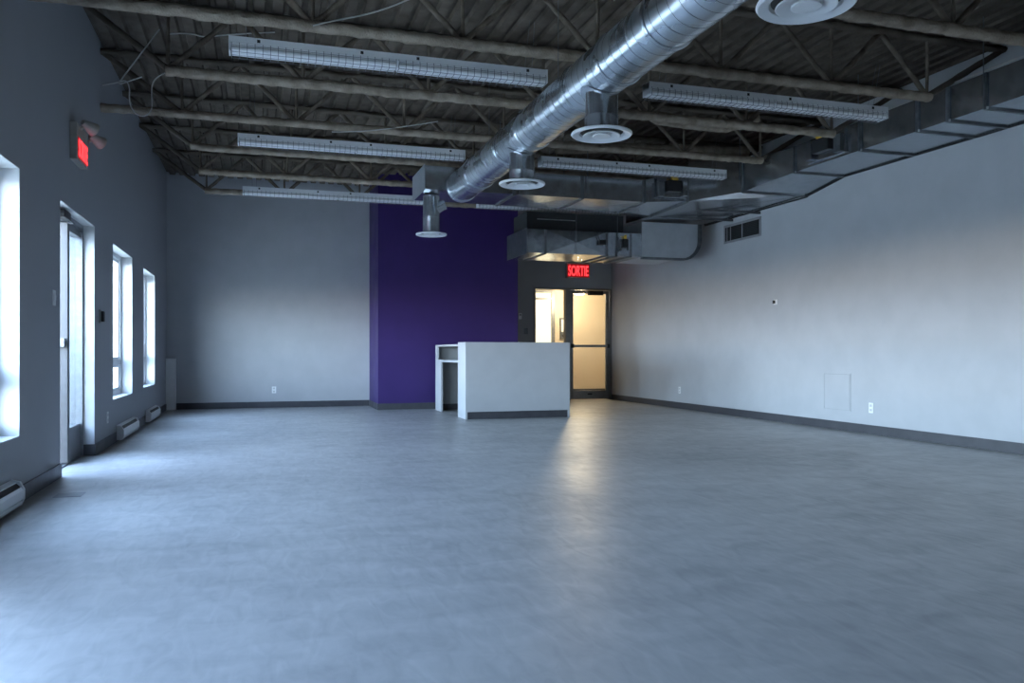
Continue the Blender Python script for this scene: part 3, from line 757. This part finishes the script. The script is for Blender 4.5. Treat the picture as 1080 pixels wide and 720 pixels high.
t = thing('wall_thermostat', 'tiny thermostat box alone high on the middle of the right wall', 'thermostat', (XR, 9.7, 1.65))
q = MB(); q.box(XR-.006, XR, 9.66, 9.74, 1.615, 1.685); q.build('base_plate', M['plate'], t, bevel=.002)
q = MB(); q.box(XR-.03, XR-.006, 9.70, 9.735, 1.63, 1.675); q.build('housing', M['black'], t, bevel=.004)
t = thing('access_panel', 'flush square painted access panel low on the right wall', 'access panel', (XR, 8.45, .235))
q = MB(); y0, y1, z0, z1 = 8.20, 8.69, .235, .70
q.box(XR-.005, XR, y0, y0+.012, z0, z1); q.box(XR-.005, XR, y1-.012, y1, z0, z1); q.box(XR-.005, XR, y0+.012, y1-.012, z0, z0+.012); q.box(XR-.005, XR, y0+.012, y1-.012, z1-.012, z1)
q.build('panel_frame', M['wall'], t)
q = MB(); q.box(XR-.0015, XR, y0+.012, y1-.012, z0+.012, z1-.012); q.build('shadow_gap', M['deskgrey'], t)
q = MB(); q.box(XR-.005, XR-.0015, y0+.018, y1-.016, z0+.016, z1-.018); q.build('panel_door', M['wall'], t)
# return-air grille
t = thing('wall_grille', 'dark return air grille high on the right wall below the duct', 'grille', (XR, 10.52, 2.61))
y0, y1, z0, z1 = 10.04, 11.0, 2.615, 2.895; fr = .035
q = MB(); q.box(XR-.014, XR, y0, y0+fr, z0, z1); q.box(XR-.014, XR, y1-fr, y1, z0, z1); q.box(XR-.014, XR, y0+fr, y1-fr, z0, z0+fr); q.box(XR-.014, XR, y0+fr, y1-fr, z1-fr, z1)
q.build('grille_frame', M['grilleframe'], t, bevel=.002)
q = MB(); q.box(XR-.003, XR, y0+fr, y1-fr, z0+fr, z1-fr); q.build('dark_throat', M['black'], t)
q = MB(); nn = 9
for i in range(nn):
    zc = z0+fr + (z1-z0-2*fr)*(i+.5)/nn
    q.hexa([(XR-.012,y0+fr,zc-.010),(XR-.012,y1-fr,zc-.010),(XR-.010,y1-fr,zc-.010),(XR-.010,y0+fr,zc-.010)], [(XR-.005,y0+fr,zc+.008),(XR-.005,y1-fr,zc+.008),(XR-.003,y1-fr,zc+.008),(XR-.003,y0+fr,zc+.008)])
q.build('louvre', M['insul'], t)
q = MB()
for f_ in (.48, .80, .90):
    yy = y0 + (y1-y0)*f_; q.box(XR-.016, XR-.012, yy-.008, yy+.008, z0+fr, z1-fr)
q.build('mullion', M['grilleframe'], t)
# small floor plate by the entrance
q = MB(); q.box(-1.29, -1.12, 6.02, 6.19, 0, .003)
tag(q.build('floor_plate', M['steelplate'], bevel=.002), 'small square steel cover plate on the floor before the entrance door', 'floor plate')

# ------------------------------------------------------------------ loose cables
def cable(pts, r, lab):
    cu = bpy.data.curves.new('c', 'CURVE'); cu.dimensions = '3D'
    sp = cu.splines.new('NURBS'); sp.points.add(len(pts)-1)
    for p, q in zip(sp.points, pts): p.co = (*q, 1)
    sp.use_endpoint_u = True; sp.order_u = 3; cu.bevel_depth = r; cu.resolution_u = 6; cu.bevel_resolution = 2
    tmp = bpy.data.objects.new('c', cu); C.objects.link(tmp)
    dg = bpy.context.evaluated_depsgraph_get(); me = bpy.data.meshes.new_from_object(tmp.evaluated_get(dg))
    bpy.data.objects.remove(tmp)
    me.name = 'cable'; me.materials.clear(); me.materials.append(M['cable'])
    for p in me.polygons: p.use_smooth = True
    o = bpy.data.objects.new('cable', me); C.objects.link(o)
    return tag(o, lab, 'cable', 'loose cables among the joists')
F_, HZ_, H_ = 860., 371., .96
YAW = math.atan(268/860.); cc, ss = math.cos(YAW), math.sin(YAW)
def on_y(px, py, Y):
    a = (px-540)/F_; b = (HZ_-py)/F_; t = Y/(cc-a*ss)
    return ((a*cc+ss)*t, Y, H_+b*t)
cable([on_y(x, y, Y) for x, y, Y in ((168,31,7.35),(150,55,7.3),(126,86,7.3),(126,89,7.25),(132,87,7.25),(150,81,7.25))], .005, 'pale cable slanting down to a knot near the window wall top')
cable([on_y(x, y, 7.42) for x, y in ((108,90),(126,87),(133,84),(137,92),(136,106),(141,119),(152,124),(161,116),(160,100),(160,90),(165,81),(174,77))], .005, 'pale cable hanging in a round loop above the exit sign wall')
cable([on_y(x, y, 6.03) for x, y in ((330,27),(350,22),(395,14),(440,-4),(480,-22))], .006, 'thin pale cable rising across the deck above the nearest strip light')
cable([on_y(x, y, 8.66) for x, y in ((350,139),(380,139),(415,135),(450,130),(462,128))], .006, 'thin pale cable lying along the joist before the middle strip light')
cable([on_y(x, y, 7.5) for x, y in ((176,36),(200,34),(215,40),(240,36),(290,34))], .006, 'pale tangled wire tied behind the nearest joist end')

cable([(6.2,8.1,3.47),(6.28,7.4,3.49),(6.22,6.9,3.46),(6.27,6.3,3.50),(6.2,5.7,3.47),(6.25,5.2,3.49)], .007, 'pale cable snaking along the top edge of the right wall duct')
# ------------------------------------------------------------------ light
W = bpy.data.worlds.new('World'); SC.world = W; W.use_nodes = True
nt = W.node_tree; bg = nt.nodes['Background']
tc = nt.nodes.new('ShaderNodeTexCoord'); sx = nt.nodes.new('ShaderNodeSeparateXYZ')
nt.links.new(tc.outputs['Generated'], sx.inputs[0])
r = nt.nodes.new('ShaderNodeValToRGB'); el = r.color_ramp.elements
el[0].position = 0; el[0].color = (.78,.71,.64,1)
el[1].position = .035; el[1].color = (.81,1.0,1.24,1)
for pos, col in ((.10,(.75,.965,1.22,1)), (.20,(.57,.79,1.05,1)), (.34,(.36,.50,.74,1)), (.6,(.24,.35,.55,1)), (1,(.18,.28,.46,1))):
    k = el.new(pos); k.color = col
nt.links.new(sx.outputs['Z'], r.inputs['Fac']); nt.links.new(r.outputs['Color'], bg.inputs['Color'])
bg.inputs['Strength'].default_value = 57.0
# portals in the window openings
def portal(x, y, z, w, h, rz):
    l = bpy.data.lights.new('window_portal', 'AREA'); l.shape = 'RECTANGLE'; l.size = w; l.size_y = h
    l.cycles.is_portal = True
    o = bpy.data.objects.new('window_portal', l); C.objects.link(o); o.location = (x, y, z); o.rotation_euler = (PI/2, 0, rz)
for ya, yb, za, zb in WIN + [DOORH]:
    portal(XL-WT-.02, (ya+yb)/2, (za+zb)/2, yb-ya, zb-za, -PI/2)
for xa, xb, za, zb in FW:
    portal((xa+xb)/2, YF-.27, (za+zb)/2, xb-xa, zb-za, 0)
# the vestibule lamp
l = bpy.data.lights.new('vestibule_lamp', 'POINT'); l.energy = 85; l.color = (1,.80,.52); l.shadow_soft_size = .1
o = bpy.data.objects.new('vestibule_lamp', l); C.objects.link(o); o.location = (6.70, 16.55, vz-.30)

# ------------------------------------------------------------------ camera
cam = bpy.data.cameras.new('camera'); cam.sensor_width = 36; cam.lens = F_/1080*36; cam.shift_y = (HZ_-360)/1080; cam.clip_start = .05
co = bpy.data.objects.new('camera', cam); C.objects.link(co); co.location = (0,0,H_); co.rotation_euler = (PI/2, 0, -YAW)
SC.camera = co
SC.view_settings.view_transform = 'Standard'; SC.view_settings.look = 'None'
SC.view_settings.gamma = 1; SC.view_settings.exposure = 0; SC.view_settings.use_curve_mapping = False
SC.cycles.max_bounces = 10; SC.cycles.diffuse_bounces = 6; SC.cycles.glossy_bounces = 5; SC.cycles.transparent_max_bounces = 12
SC.cycles.sample_clamp_indirect = 8
